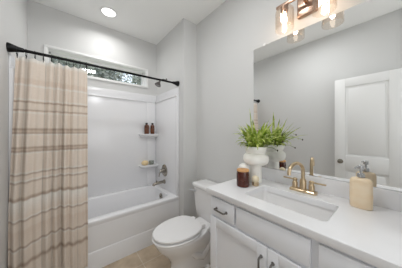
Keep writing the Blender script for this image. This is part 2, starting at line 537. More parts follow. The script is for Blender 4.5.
def corner_shelf(zt):
    x0, x1, y1, d = 0.825, SX1 + 0.004, SYB + 0.004, 0.115
    def ring(z, ins):
        pts = [(x1, y1, z), (x0 + ins, y1, z)]
        r = 0.06
        for i in range(7):
            a = math.radians(180 + 90 * i / 6)
            pts.append((x0 + ins + r + r * math.cos(a), y1 - d + ins + r + r * math.sin(a), z))
        pts.append((x1, y1 - d + ins, z))
        return pts
    b = BM()
    loft(b, [ring(zt - 0.045, 0.028), ring(zt - 0.025, 0.008), ring(zt - 0.006, 0.0), ring(zt - 0.001, 0.003), ring(zt, 0.008)])
    obj('corner_shelf', b, M['acrylic'], sur, smooth=50)
ZS1, ZS2 = 1.283, 0.806
corner_shelf(ZS1); corner_shelf(ZS2)

TX0, TX1, TY0, TY1 = XL + 0.002, XW - 0.002, 1.82, YB - 0.002
tub = thing('bathtub', 'white alcove bathtub with a tall front apron behind the curtain', 'bathtub', ((TX0 + TX1) / 2, (TY0 + TY1) / 2, 0))
b = BM()
bx0, bx1, by0, by1 = XL + 0.10, 1.030, 1.905, 2.442
rings = [rrect(TX0, TX1, TY0 + 0.02, TY1, 0.004, 0.40),
         rrect(TX0, TX1, TY0 + 0.003, TY1, 0.006, RIM - 0.03),
         rrect(TX0, TX1, TY0, TY1, 0.008, RIM - 0.012),
         rrect(TX0 + .003, TX1 - .003, TY0 + 0.004, TY1 - .003, 0.010, RIM - 0.003),
         rrect(TX0 + .01, TX1 - .01, TY0 + 0.012, TY1 - .01, 0.012, RIM),
         rrect(bx0 - .012, bx1 + .012, by0 - .012, by1 + .012, 0.11, RIM),
         rrect(bx0 - .003, bx1 + .003, by0 - .003, by1 + .003, 0.105, RIM - 0.004),
         rrect(bx0, bx1, by0, by1, 0.10, RIM - 0.014),
         rrect(bx0 + .03, bx1 - .012, by0 + .015, by1 - .015, 0.10, RIM - 0.12),
         rrect(bx0 + .10, bx1 - .035, by0 + .04, by1 - .04, 0.10, RIM - 0.28),
         rrect(bx0 + .14, bx1 - .07, by0 + .07, by1 - .07, 0.09, RIM - 0.35),
         rrect(bx0 + .20, bx1 - .12, by0 + .12, by1 - .12, 0.07, RIM - 0.365)]
loft(b, rings, cap0=False)
obj('basin', b, M['acrylic'], tub, smooth=50)
b = BM()
box(b, TX0, TX1, TY0 + 0.012, TY0 + 0.03, 0.0, RIM - 0.02)
# lower step and upper lip of the apron
def xprism(bm, prof, x0, x1):
    loft(bm, [[(x0, y, z) for y, z in prof], [(x1, y, z) for y, z in prof]])
xprism(b, [(TY0 + 0.005, 0.0), (TY0 + 0.005, 0.174), (TY0 + 0.007, 0.178), (TY0 + 0.012, 0.183), (TY0 + 0.02, 0.184), (TY0 + 0.02, 0.0)], TX0, TX1)
obj('apron', b, M['acrylic'], tub)
b = BM(); lathe(b, [(0.042, 0), (0.042, 0.006), (0.034, 0.012), (0.010, 0.013), (0.010, 0.02), (0.0, 0.021)], (bx1 - 0.014, 2.135, 0.405), '-X', 24)
obj('overflow_plate', b, M['nickel'], tub, label='brushed nickel overflow plate')
b = BM(); lathe(b, [(0.035, 0), (0.035, 0.004), (0.02, 0.008), (0.0, 0.009)], (0.84, 2.185, RIM - 0.366), 'Z', 20)
obj('drain', b, M['nickel'], tub, label='brushed nickel drain')

# valve, spout, shower head on the wing side
YV = 2.185
v = thing('shower_valve', 'round brushed nickel shower valve with lever above the tub spout', 'valve', (SX1, YV, 0.748))
b = BM(); lathe(b, [(0.088, 0), (0.088, 0.004), (0.080, 0.010), (0.05, 0.014), (0.035, 0.016), (0.033, 0.03)], (SX1, YV, 0.748), '-X', 36); obj('escutcheon', b, M['nickel'], v)
b = BM(); lathe(b, [(0.024, 0), (0.026, 0.03), (0.020, 0.045), (0.0, 0.048)], (SX1 - 0.025, YV, 0.748), '-X', 24)
tube(b, [(SX1 - 0.058, YV, 0.745), (SX1 - 0.075, YV + 0.01, 0.715), (SX1 - 0.082, YV + 0.015, 0.665)], 0.011, 10, 0.007)
obj('lever', b, M['nickel'], v)
b = BM()
ZSP = 0.585
lathe(b, [(0.032, 0), (0.032, 0.008), (0.025, 0.014), (0.025, 0.02)], (SX1, YV, ZSP), '-X', 24)
tube(b, [(SX1 - 0.01, YV, ZSP), (SX1 - 0.06, YV, ZSP), (SX1 - 0.11, YV, ZSP - 0.001), (SX1 - 0.150, YV, ZSP - 0.006), (SX1 - 0.168, YV, ZSP - 0.018), (SX1 - 0.172, YV, ZSP - 0.030)], 0.023, 16, 0.019)
lathe(b, [(0.006, 0), (0.006, 0.012), (0.009, 0.014), (0.009, 0.02), (0, 0.021)], (SX1 - 0.125, YV, ZSP + 0.015), 'Z', 12)
tag(obj('tub_spout', b, M['nickel'], loc=(SX1, YV, ZSP)), 'brushed nickel tub spout below the shower valve', 'spout')
sh = thing('wall_shower', 'small shower head on a bent arm just below the curtain rod', 'shower head', (XW, YV, 2.08))
b = BM(); tube(b, [(XW + 0.0, YV, 2.08), (XW - 0.05, YV, 2.085), (XW - 0.085, YV, 2.07), (XW - 0.105, YV, 2.045)], 0.0085, 10); obj('shower_arm', b, M['pull'], sh)
b = BM(); lathe(b, [(0.028, 0), (0.026, 0.005), (0.012, 0.009)], (XW, YV, 2.08), '-X', 20); obj('flange', b, M['pull'], sh)
b = BM(); s2 = BM()
lathe(s2, [(0.014, 0.0), (0.014, -0.02), (0.022, -0.035), (0.042, -0.066), (0.045, -0.076), (0.040, -0.080)], (0, 0, 0), 'Z', 24)
merge(b, s2, Matrix.Translation((XW - 0.102, YV, 2.050)) @ Matrix.Rotation(math.radians(28), 4, 'Y'))
obj('spray_head', b, M['pull'], sh)

# bottles and bathing things on the shelves
def amber_bottle(x, y, r, h, label):
    root = thing('amber_bottle', label, 'bottle', (x, y, ZS1), 'amber bottles on the upper corner shelf')
    b = BM(); lathe(b, [(r * .92, 0), (r, 0.004), (r, h * .70), (r * .95, h * .76), (r * .6, h * .83), (r * .42, h * .86), (r * .42, h * .90)], (x, y, ZS1), n=28); obj('body', b, M['amber'], root)
    b = BM(); lathe(b, [(r * 1.008, h * .14), (r * 1.008, h * .55)], (x, y, ZS1), n=28, cap0=False, cap1=False); obj('paper_label', b, M['amber_label'], root)
    b = BM(); lathe(b, [(r * .5, h * .87), (r * .5, h * .985), (r * .42, h)], (x, y, ZS1), n=20); obj('cap', b, M['cap'], root)
amber_bottle(0.930, 2.452, 0.035, 0.172, 'amber bottle with black cap on the upper corner shelf, nearer the window side')
amber_bottle(1.022, 2.452, 0.031, 0.170, 'amber bottle with black cap on the upper corner shelf, nearer the shower valve wall')
b = BM()
sp = bmesh.new(); bmesh.ops.create_icosphere(sp, subdivisions=4, radius=1)
rnd = random.Random(4)
for q in sp.verts:
    d = 1 + 0.06 * math.sin(9 * q.co.x + 3 * q.co.z) * math.cos(7 * q.co.y) 
    q.co = Vector((q.co.x * 0.052, q.co.y * 0.042, q.co.z * 0.037)) * d
merge(b, sp, Matrix.Translation((0.905, 2.450, ZS2 + 0.036)))
tag(obj('bath_sponge', b, M['sponge'], loc=(0.905, 2.450, ZS2)), 'tan bath sponge on the lower corner shelf', 'sponge')
b = BM(); x, y = 1.005, 2.452
lathe(b, [(0.036, 0), (0.040, 0.004), (0.041, 0.05), (0.038, 0.058), (0.035, 0.058), (0.036, 0.05), (0.035, 0.008), (0.0, 0.008)], (x, y, ZS2), n=28, cap1=False)
tag(obj('glass_jar', b, M['jar_glass'], loc=(x, y, ZS2)), 'small grey-green glass jar beside the sponge on the lower shelf', 'jar')

# ------------------------------------------------------------------ curtain rod, curtain and rings
YRL, ZRL, YRR, ZRR = 1.812, 1.938, 1.850, 1.953     # the rod hangs a touch out of true
def rod_at(x):
    t_ = (x - XL) / (XW - XL)
    return YRL + (YRR - YRL) * t_, ZRL + (ZRR - ZRL) * t_
rod = thing('curtain_rod', 'black curtain rod spanning the tub alcove wall to wall', 'curtain rod', (0.38, 1.83, 1.945))
b = BM(); tube(b, [(XL + 0.02, YRL, ZRL), (XW - 0.02, YRR, ZRR)], 0.0115, 16); obj('rod', b, M['black'], rod)
for xx, yy, zz, ax in ((XL, YRL, ZRL, 'X'), (XW, YRR, ZRR, '-X')):
    b = BM(); lathe(b, [(0.034, 0), (0.034, 0.010), (0.029, 0.024), (0.019, 0.055), (0.0155, 0.08), (0.0118, 0.085)], (xx, yy, zz), ax, 24); obj('end_flange', b, M['black'], rod)

CX0, CX1 = -0.306, 0.136
CZT, CZB = 1.895, 0.10
YROD, ZROD = rod_at(-0.1)
NR = 9
def cur_y(u, v):
    """v = 0 at the heading, 1 at the hem"""
    z = CZT + (CZB - CZT) * v
    k = min(1.0, max(0.0, (CZT - z) / (CZT - 0.52)))
    y = rod_at(CX0 + (CX1 - CX0) * u)[0] - 0.002 - 0.042 * k
    a = 0.012 + 0.006 * min(1, v * 3)
    y += a * math.sin(2 * PI * (u * 8.5 + 0.15 * math.sin(3 * v))) * (0.75 + 0.35 * math.sin(u * 11 + 1.3))
    y += 0.007 * math.sin(2 * PI * (u * 3.1 + 0.3 * v) + 0.7)
    return y
b = BM()
NU, NV = 150, 70
uvl = []
grid = []
for i in range(NU + 1):
    u = i / NU
    col = []
    for j in range(NV + 1):
        v_ = j / NV
        xl = CX0 - 0.032 * min(1, v_ * 1.6)
        x = xl + (CX1 - xl) * u
        sag = 0.012 * abs(math.sin(PI * NR * u)) ** 0.8 * max(0, 1 - v_ * 14) if j == 0 else 0
        z = CZT + (CZB - CZT) * v_ - sag
        # the weave's stripes ripple over the folds
        col.append(b.verts.new((x, cur_y(u, v_), z)))
        grid.append(col[-1]) if False else None
    uvl.append(col)
uv = b.loops.layers.uv.new('UVMap')
for i in range(NU):
    for j in range(NV):
        f_ = b.faces.new((uvl[i][j], uvl[i + 1][j], uvl[i + 1][j + 1], uvl[i][j + 1]))
        for lp, (ii, jj) in zip(f_.loops, ((i, j), (i + 1, j), (i + 1, j + 1), (i, j + 1))):
            zz = CZT + (CZB - CZT) * jj / NV
            low = min(1, max(0, (1.2 - zz) / 0.7))
            zz += low * (0.020 * math.sin(2 * PI * ii / NU * 1.3 + 0.5) - 0.03 * (ii / NU))
            lp[uv].uv = (ii / NU, zz / 2)
cur = obj('shower_curtain', b, M['curtain'], loc=(-0.1, YROD, CZT), smooth=80)
sm = cur.modifiers.new('cloth_thickness', 'SOLIDIFY'); sm.thickness = 0.0022
tag(cur, 'tan plaid linen shower curtain hanging in folds from the black rod', 'shower curtain')

ring0 = None
for i in range(NR + 1):
    x = CX0 + 0.008 + (CX1 - CX0 - 0.016) * i / NR
    YROD, ZROD = rod_at(x)
    pos = (x, YROD, ZROD)
    if ring0 is None:
        r_ = thing('curtain_ring', 'black wire curtain ring looped over the rod above the tan curtain', 'curtain ring', pos, 'rings along the curtain heading')
        b = BM()
        pts = arc_pts((x, YROD, ZROD - 0.012), 0.0265, -60, 240, 20, 'YZ')
        tube(b, pts, 0.0018, 6)
        obj('wire', b, M['black'], r_)
        for k in (-1, 1):
            bb = BM()
            lathe(bb, [(0.0, -0.004), (0.004, -0.002), (0.004, 0.002), (0.0, 0.004)], (x, YROD + 0.0135 * k, ZROD - 0.037), 'Z', 10)
            obj('bead', bb, M['black'], r_)
        b = BM(); tube(b, [(x, YROD - 0.0135, ZROD - 0.037), (x, YROD - 0.004, ZROD - 0.060), (x, YROD + 0.010, ZROD - 0.062), (x, YROD + 0.0135, ZROD - 0.037)], 0.0018, 6)
        obj('hook', b, M['black'], r_)
        ring0 = r_
    else:
        r_ = ring0.copy(); COL.objects.link(r_); r_.location = pos
        for ch in list(ring0.children):
            c = ch.copy(); COL.objects.link(c); c.parent = r_

# ------------------------------------------------------------------ ceiling lights
def can_light(x, y, label):
    root = thing('recessed_light', label, 'ceiling light', (x, y, ZC))
    b = BM(); lathe(b, [(0.092, 0.0), (0.092, -0.006), (0.084, -0.010), (0.072, -0.010), (0.070, -0.004), (0.070, 0.0)], (x, y, ZC), n=40, cap0=False, cap1=False)
    obj('trim_ring', b, M['trim'], root)
    b = BM(); lathe(b, [(0.0715, -0.0035), (0.0715, -0.0065), (0.05, -0.009), (0.0, -0.010)], (x, y, ZC), n=40)
    obj('diffuser', b, M['led'], root)
can_light(0.375, 2.20, 'round white recessed light glowing in the ceiling over the bathtub')
can_light(0.36, 0.80, 'unseen round recessed light added in the ceiling before the vanity')  # invented fixture out of view, housing for the added entry lamp

# ------------------------------------------------------------------ toilet
YT = 1.305
toi = thing('toilet', 'white two-piece toilet with closed lid between the tub and the vanity', 'toilet', (0.95, YT, 0))
def egg(xf, xb, hw, z, n=40, yc=YT, sq=0.0):
    """plan outline: round nose at xf (towards -x), squarer back at xb"""
    pts = []
    xm = xf + (xb - xf) * 0.58
    for i in range(n):
        a = 2 * PI * i / n
        c, s = math.cos(a), math.sin(a)
        if c < 0: x = xm + (xm - xf) * c
        else: x = xm + (xb - xm) * (abs(c) ** 0.8)
        p = 0.92 if c < 0 else 0.72
        y = yc + hw * math.copysign(abs(s) ** p, s)
        pts.append((x, y, z))
    return pts
b = BM()
loft(b, [egg(0.715, 1.18, 0.115, 0.0), egg(0.710, 1.18, 0.120, 0.012), egg(0.715, 1.18, 0.118, 0.04), egg(0.725, 1.175, 0.108, 0.09),
         egg(0.715, 1.17, 0.106, 0.145), egg(0.680, 1.165, 0.120, 0.20), egg(0.632, 1.15, 0.150, 0.255), egg(0.592, 1.13, 0.166, 0.305),
         egg(0.572, 1.10, 0.176, 0.345), egg(0.567, 1.09, 0.180, 0.362), egg(0.574, 1.085, 0.175, 0.373)])
obj('bowl', b, M['porcelain'], toi, smooth=60)
# moulded trapway bulges on the pedestal sides
b = BM()
for s in (-1, 1):
    tube(b, [(0.86, YT + s * 0.085, 0.24), (0.93, YT + s * 0.098, 0.16), (1.00, YT + s * 0.100, 0.12), (1.06, YT + s * 0.098, 0.17), (1.10, YT + s * 0.092, 0.25), (1.15, YT + s * 0.085, 0.30)], 0.034, 14)
obj('trapway', b, M['porcelain'], toi, smooth=60)
for s in (-1, 1):
    b = BM(); lathe(b, [(0.016, 0), (0.016, 0.012), (0.010, 0.022), (0.0, 0.024)], (1.05, YT + s * 0.125, 0.0), n=16)
    box(b, 1.02, 1.08, YT + s * 0.122 - 0.02, YT + s * 0.122 + 0.02, 0.0, 0.008, 0.003)
    obj('bolt_cap', b, M['porcelain'], toi)
b = BM()
box(b, 1.00, 1.27, YT - 0.115, YT + 0.115, 0.30, 0.372, 0.02, 3); obj('tank_deck', b, M['porcelain'], toi, smooth=60)
b = BM()
loft(b, [egg(0.580, 0.985, 0.158, 0.372), egg(0.572, 0.990, 0.166, 0.3775), egg(0.553, 1.000, 0.182, 0.379), egg(0.550, 1.002, 0.185, 0.384), egg(0.551, 1.000, 0.184, 0.390), egg(0.556, 0.998, 0.180, 0.393), egg(0.610, 0.955, 0.128, 0.394), egg(0.615, 0.950, 0.125, 0.401)])
obj('seat', b, M['seat'], toi, smooth=40)
b = BM()
loft(b, [egg(0.615, 0.950, 0.125, 0.401), egg(0.610, 0.955, 0.128, 0.4075), egg(0.562, 1.004, 0.176, 0.4085), egg(0.556, 1.008, 0.181, 0.411), egg(0.555, 1.008, 0.182, 0.421), egg(0.561, 1.003, 0.176, 0.4275), egg(0.60, 0.975, 0.146, 0.4305), egg(0.67, 0.91, 0.075, 0.432)])
obj('lid', b, M['seat'], toi, smooth=40)
for s in (-1, 1):
    b = BM(); box(b, 0.990, 1.045, YT + s * 0.075 - 0.024, YT + s * 0.075 + 0.024, 0.370, 0.414, 0.008, 3); obj('hinge', b, M['seat'], toi)
def tank_ring(x0, x1, hw, z, r): return rrect(x0, x1, YT - hw, YT + hw, r, z)
b = BM()
loft(b, [tank_ring(1.145, 1.295, 0.170, 0.362, 0.035), tank_ring(1.135, 1.302, 0.185, 0.37, 0.035), tank_ring(1.126, 1.306, 0.198, 0.48, 0.035), tank_ring(1.114, 1.310, 0.211, 0.694, 0.035)])
obj('tank', b, M['porcelain'], toi, smooth=50)
b = BM()
loft(b, [tank_ring(1.108, 1.314, 0.216, 0.6945, 0.035), tank_ring(1.100, 1.318, 0.224, 0.702, 0.04), tank_ring(1.100, 1.318, 0.224, 0.726, 0.04), tank_ring(1.106, 1.314, 0.218, 0.735, 0.036), tank_ring(1.13, 1.29, 0.19, 0.740, 0.03)])
obj('tank_lid', b, M['porcelain'], toi, smooth=50)
b = BM(); yl = YT + 0.150
lathe(b, [(0.014, 0), (0.014, 0.006), (0.009, 0.010), (0.009, 0.016)], (1.118, yl, 0.655), '-X', 16)
tube(b, [(1.100, yl - 0.005, 0.655), (1.096, yl + 0.04, 0.653), (1.098, yl + 0.088, 0.648)], 0.007, 10, 0.009)
obj('flush_lever', b, M['chrome'], toi, label='chrome flush lever')

# ------------------------------------------------------------------ vanity
VX = 0.815                      # face frame
VY0, VY1 = -0.020, 0.872
VC = 0.433
ZT = 0.911                      # worktop height
ZU = 0.873
van = thing('vanity_cabinet', 'white shaker vanity cabinet under the quartz worktop', 'vanity', (1.07, VC, 0))
b = BM()
box(b, VX, VX + 0.02, VY0, VY1, 0.10, ZU)                      # face frame
box(b, VX + 0.02, XR - 0.002, VY1 - 0.018, VY1, 0.0, ZU)      # end panel towards the toilet
box(b, VX + 0.02, XR - 0.002, VY0, VY0 + 0.018, 0.0, ZU)
box(b, VX + 0.02, XR - 0.002, VY0 + 0.018, VY1 - 0.018, 0.10, 0.118)
box(b, XR - 0.012, XR - 0.002, VY0 + 0.018, VY1 - 0.018, 0.118, ZU)
obj('carcass', b, M['cabinet'], van)
b = BM(); box(b, VX + 0.06, VX + 0.075, VY0 + 0.018, VY1 - 0.018, 0.0, 0.10); obj('toe_kick', b, M['cabinet'], van)

def pull(parent, c, horiz):
    x, y, z = c
    L = 0.045
    b = BM()
    if horiz:
        pts = [(x, y - L, z), (x - 0.022, y - L, z), (x - 0.027, y - L + 0.005, z), (x - 0.027, y + L - 0.005, z), (x - 0.022, y + L, z), (x, y + L, z)]
    else:
        pts = [(x, y, z - L), (x - 0.022, y, z - L), (x - 0.027, y, z - L + 0.005), (x - 0.027, y, z + L - 0.005), (x - 0.022, y, z + L), (x, y, z + L)]
    tube(b, pts, 0.0055, 10)
    for p in (pts[0], pts[-1]):
        lathe(b, [(0.009, 0), (0.009, 0.003), (0.006, 0.006)], p, '-X', 14)
    return obj('handle', b, M['pull'], parent, label='dark nickel bar pull')

def slab_front(name, y0, y1, z0, z1):
    b = BM(); box(b, VX - 0.019, VX - 0.0005, y0, y1, z0, z1, 0.003, 2)
    return obj(name, b, M['cabinet'], van)
d1 = slab_front('drawer', 0.652, 0.860, 0.738, 0.856)
pull(d1, (VX - 0.019, 0.756, 0.790), True)
slab_front('false_front', 0.240, 0.634, 0.738, 0.856)
d2 = slab_front('drawer', -0.010, 0.210, 0.738, 0.856)
pull(d2, (VX - 0.019, 0.098, 0.790), True)
def shaker_door(y0, y1, z0, z1, hy):
    fw = 0.058
    xf, xb = VX - 0.019, VX - 0.0005
    b = BM()
    box(b, xf, xb, y0, y0 + fw, z0, z1, 0.002); box(b, xf, xb, y1 - fw, y1, z0, z1, 0.002)
    box(b, xf, xb, y0 + fw, y1 - fw, z0, z0 + fw, 0.002); box(b, xf, xb, y0 + fw, y1 - fw, z1 - fw, z1, 0.002)
    d = obj('door', b, M['cabinet'], van)
    b = BM(); box(b, xf + 0.009, xb, y0 + fw - 0.004, y1 - fw + 0.004, z0 + fw - 0.004, z1 - fw + 0.004); obj('door_panel', b, M['cabinet'], d)
    pull(d, (xf, hy, z1 - 0.105), False)
shaker_door(VC + 0.0015, 0.866, 0.125, 0.716, VC + 0.032)
shaker_door(-0.012, VC - 0.0015, 0.125, 0.716, VC - 0.032)

# worktop with the basin cut-out, backsplash
KX0, KX1, KY0, KY1 = 0.895, 1.160, 0.205, 0.655
top = thing('countertop', 'white quartz worktop with backsplash on the vanity', 'countertop', (1.06, VC, ZU))
b = BM()
CX, CY0, CY1 = 0.786, -0.035, 0.900
kr = 0.03
loft(b, [rrect(CX + .002, XR - .001, CY0, CY1 - .002, 0.004, ZU), rrect(CX, XR - .001, CY0, CY1, 0.005, ZU + 0.003), rrect(CX, XR - .001, CY0, CY1, 0.005, ZT - 0.003), rrect(CX + .003, XR - .001, CY0, CY1 - .003, 0.004, ZT),
         rrect(KX0, KX1, KY0, KY1, kr, ZT), rrect(KX0 + .002, KX1 - .002, KY0 + .002, KY1 - .002, kr, ZT - 0.002), rrect(KX0 + .002, KX1 - .002, KY0 + .002, KY1 - .002, kr, ZU)], closed=True)
obj('slab', b, M['quartz'], top)
b = BM(); box(b, XR - 0.020, XR - 0.0005, CY0, CY1, ZT, ZT + 0.098, 0.002); obj('backsplash', b, M['quartz'], top)

sink = thing('undermount_sink', 'white rectangular undermount sink set in the vanity worktop', 'sink', ((KX0 + KX1) / 2, (KY0 + KY1) / 2, 0.72))
b = BM()
e = 0.006
rr = lambda i, z, r: rrect(KX0 - e + i, KX1 + e - i, KY0 - e + i, KY1 + e - i, r, z)
loft(b, [rr(-0.016, ZU - 0.001, kr), rr(-0.016, ZU - 0.014, kr), rr(0.02, ZU - 0.10, 0.05), rr(0.06, ZU - 0.158, 0.05), rr(0.08, ZU - 0.158, 0.04), rr(0.06, ZU - 0.143, 0.05), rr(0.030, ZU - 0.128, 0.05), rr(0.012, ZU - 0.09, 0.045), rr(0.004, ZU - 0.03, 0.036), rr(0.0, ZU - 0.001, 0.034)], closed=False, cap0=False, cap1=False)
# floor of the basin and the closing rim
loft(b, [rr(0.06, ZU - 0.143, 0.05), rr(0.09, ZU - 0.147, 0.03)], cap0=False)
loft(b, [rr(0.0, ZU - 0.001, 0.034), rr(-0.016, ZU - 0.001, kr)], cap0=False, cap1=False)
bmesh.ops.remove_doubles(b, verts=b.verts, dist=1e-5)
obj('bowl', b, M['porcelain'], sink, smooth=50)
b = BM(); lathe(b, [(0.028, 0), (0.028, 0.003), (0.020, 0.006), (0.0, 0.007)], ((KX0 + KX1) / 2, VC, ZU - 0.1475), n=24); obj('drain', b, M['gold'], sink, label='gold drain')

# faucet
FX, FY = 1.240, VC - 0.018
fa = thing('faucet', 'brushed gold two-handle faucet behind the vanity sink', 'faucet', (FX, FY, ZT))
b = BM()
loft(b, [rrect(FX - .027, FX + .027, FY - .080, FY + .080, 0.008, ZT), rrect(FX - .027, FX + .027, FY - .080, FY + .080, 0.008, ZT + .012), rrect(FX - .023, FX + .023, FY - .076, FY + .076, 0.007, ZT + .017)])
obj('base_plate', b, M['gold'], fa)
b = BM()
lathe(b, [(0.020, 0.016), (0.020, 0.075), (0.017, 0.082), (0.0135, 0.088)], (FX, FY, ZT), n=24)
R0 = 0.072
pts = [(FX, FY, ZT + 0.08), (FX, FY, ZT + 0.11), (FX, FY, ZT + 0.135)] + [(px, py + (FX - px) * 0.22, ZT + 0.140 + (pz - ZT - 0.138) * 0.82) for px, py, pz in arc_pts((FX - R0, FY, ZT + 0.138), R0, 0, 180, 16, 'XZ')[1:]] + [(FX - 2 * R0 - 0.001, FY + 2 * R0 * 0.22, ZT + 0.130)]
tube(b, pts, 0.0112, 16)
obj('spout', b, M['gold'], fa, smooth=50)
for s in (1, -1):
    hy = FY + s * 0.051
    b = BM()
    lathe(b, [(0.017, 0.016), (0.017, 0.050), (0.0145, 0.058), (0.0125, 0.060), (0.0125, 0.068), (0.015, 0.070), (0.015, 0.080), (0.010, 0.084), (0.0, 0.085)], (FX, hy, ZT), n=24)
    box(b, FX - 0.0075, FX + 0.0075, min(hy, hy + s * 0.078), max(hy, hy + s * 0.078), ZT + 0.070, ZT + 0.079, 0.003)
    obj('handle', b, M['gold'], fa)
b = BM(); tube(b, [(FX + 0.022, FY, ZT + 0.012), (FX + 0.022, FY, ZT + 0.075)], 0.003, 8)
lathe(b, [(0.004, 0.072), (0.007, 0.076), (0.007, 0.084), (0.0, 0.086)], (FX + 0.022, FY, ZT), n=12)
obj('lift_rod', b, M['gold'], fa)

# ------------------------------------------------------------------ mirror
MZ0, MZ1, MY1, MY0 = ZT + 0.100, 2.074, 0.851, -0.035
mi = thing('wall_mirror', 'large frameless mirror on the wall above the backsplash', 'mirror', (XR, (MY0 + MY1) / 2, MZ0))
b = BM(); box(b, XR - 0.006, XR - 0.0005, MY0, MY1, MZ0, MZ1, 0.0008, 1); obj('mirror_glass', b, M['mirror'], mi, smooth=0)
for yy in (0.745, 0.10):
    b = BM(); box(b, XR - 0.011, XR - 0.0008, yy - 0.009, yy + 0.009, MZ1 - 0.010, MZ1 + 0.014, 0.002); obj('clip', b, M['trim'], mi)

# ------------------------------------------------------------------ vanity light
LX = 1.225
vl = thing('vanity_light', 'champagne bronze two-shade bath light with clear glass on the wall above the mirror', 'wall light', (XR, 0.413, 2.20))
b = BM(); box(b, XR - 0.030, XR - 0.0005, 0.350, 0.476, 2.150, 2.300, 0.008, 3); obj('backplate', b, M['bronze'], vl)
b = BM()
tube(b, [(XR - 0.025, 0.413, 2.235), (XR - 0.06, 0.413, 2.235), (LX, 0.413, 2.245)], 0.011, 12)
box(b, LX - 0.009, LX + 0.009, 0.235, 0.590, 2.240, 2.262, 0.003)
obj('arm', b, M['bronze'], vl)
for yy in (0.293, 0.531):
    b = BM(); lathe(b, [(0.0, 2.243), (0.012, 2.243), (0.024, 2.236), (0.026, 2.205), (0.021, 2.203), (0.021, 2.185), (0.0, 2.185)], (LX, yy, 0), n=24); so = obj('socket', b, M['bronze'], vl)
    b = BM()
    R = 0.062
    lathe(b, [(0.024, 2.2150), (0.052, 2.2130), (0.060, 2.205), (R, 2.19), (R, 2.068), (R - .003, 2.068), (R - .003, 2.19), (0.057, 2.203), (0.050, 2.210), (0.024, 2.212)], (LX, yy, 0), n=40, cap0=False, cap1=False)
    obj('glass_shade', b, M['shade_glass'], vl, smooth=50)
    b = BM(); lathe(b, [(0.0, 2.186), (0.009, 2.184), (0.010, 2.170), (0.014, 2.155), (0.0155, 2.140), (0.0145, 2.122), (0.008, 2.112), (0.0, 2.110)], (LX, yy, 0), n=20)
    obj('bulb', b, M['bulb'], vl, smooth=60)

# ------------------------------------------------------------------ things on the worktop
PXv, PYv = 1.175, 0.735
pl = thing('potted_plant', 'leafy green plant in an off-white bubble-shaped vase before the mirror', 'plant', (PXv, PYv, ZT))
b = BM()
prof = [(0.040, 0.0), (0.046, 0.003), (0.047, 0.04), (0.045, 0.10), (0.044, 0.132), (0.050, 0.142), (0.076, 0.148), (0.093, 0.162), (0.100, 0.188), (0.096, 0.214), (0.082, 0.230), (0.072, 0.236),
        (0.077, 0.242), (0.085, 0.262), (0.088, 0.288), (0.085, 0.291), (0.080, 0.288), (0.073, 0.265), (0.0, 0.262)]
lathe(b, prof, (PXv, PYv, ZT), n=44, cap1=False); obj('vase', b, M['ceramic'], pl, smooth=60)
b = BM(); lathe(b, [(0.0, 0.266), (0.072, 0.266), (0.072, 0.270), (0.04, 0.276), (0.0, 0.278)], (PXv, PYv, ZT), n=24); obj('soil', b, M['soil'], pl)
def blade(bm, p0, az, L, lift, droop, wd, rnd):
    """an arching pointed leaf with a folded midrib"""
    n = 9
    d = Vector((math.cos(az), math.sin(az), 0)); s = Vector((-math.sin(az), math.cos(az), 0))
    prev = None
    pos = Vector(p0); ang = lift
    tw = rnd.uniform(-0.5, 0.5)
    for i in range(n + 1):
        t_ = i / n
        wv = wd * max(0.03, math.sin(PI * min(1, 0.16 + t_ * 0.84)) ** 0.8) 
        ang = lift - droop * t_ * t_
        dirv = d * math.cos(ang) + Vector((0, 0, 1)) * math.sin(ang)
        nrm = dirv.cross(s)
        sd = (s * math.cos(tw * t_) + nrm * math.sin(tw * t_))
        row = []
        for q in (pos - sd * wv + nrm * -0.25 * wv, pos, pos + sd * wv + nrm * -0.25 * wv):
            q = Vector(q)
            q.x = min(q.x, XR - 0.012)
            row.append(bm.verts.new(q))
        if prev:
            bm.faces.new((prev[0], prev[1], row[1], row[0])); bm.faces.new((prev[1], prev[2], row[2], row[1]))
        prev = row
        pos = pos + dirv * (L / n)
rnd = random.Random(21)
b = BM()
for i in range(78):
    az = rnd.uniform(0, 2 * PI); r = rnd.uniform(0.005, 0.055)
    kind = rnd.random()
    if kind < 0.40: L, lift, droop = rnd.uniform(0.17, 0.26), rnd.uniform(1.05, 1.45), rnd.uniform(0.3, 1.1)
    elif kind < 0.72: L, lift, droop = rnd.uniform(0.17, 0.24), rnd.uniform(0.95, 1.35), rnd.uniform(1.4, 2.8)
    else: L, lift, droop = rnd.uniform(0.12, 0.18), rnd.uniform(0.6, 1.1), rnd.uniform(2.0, 3.0)
    if math.cos(az) > 0.5: L *= 0.8
    blade(b, (PXv + r * math.cos(az), PYv + r * math.sin(az), ZT + 0.272), az, L, lift, droop, rnd.uniform(0.011, 0.017), rnd)
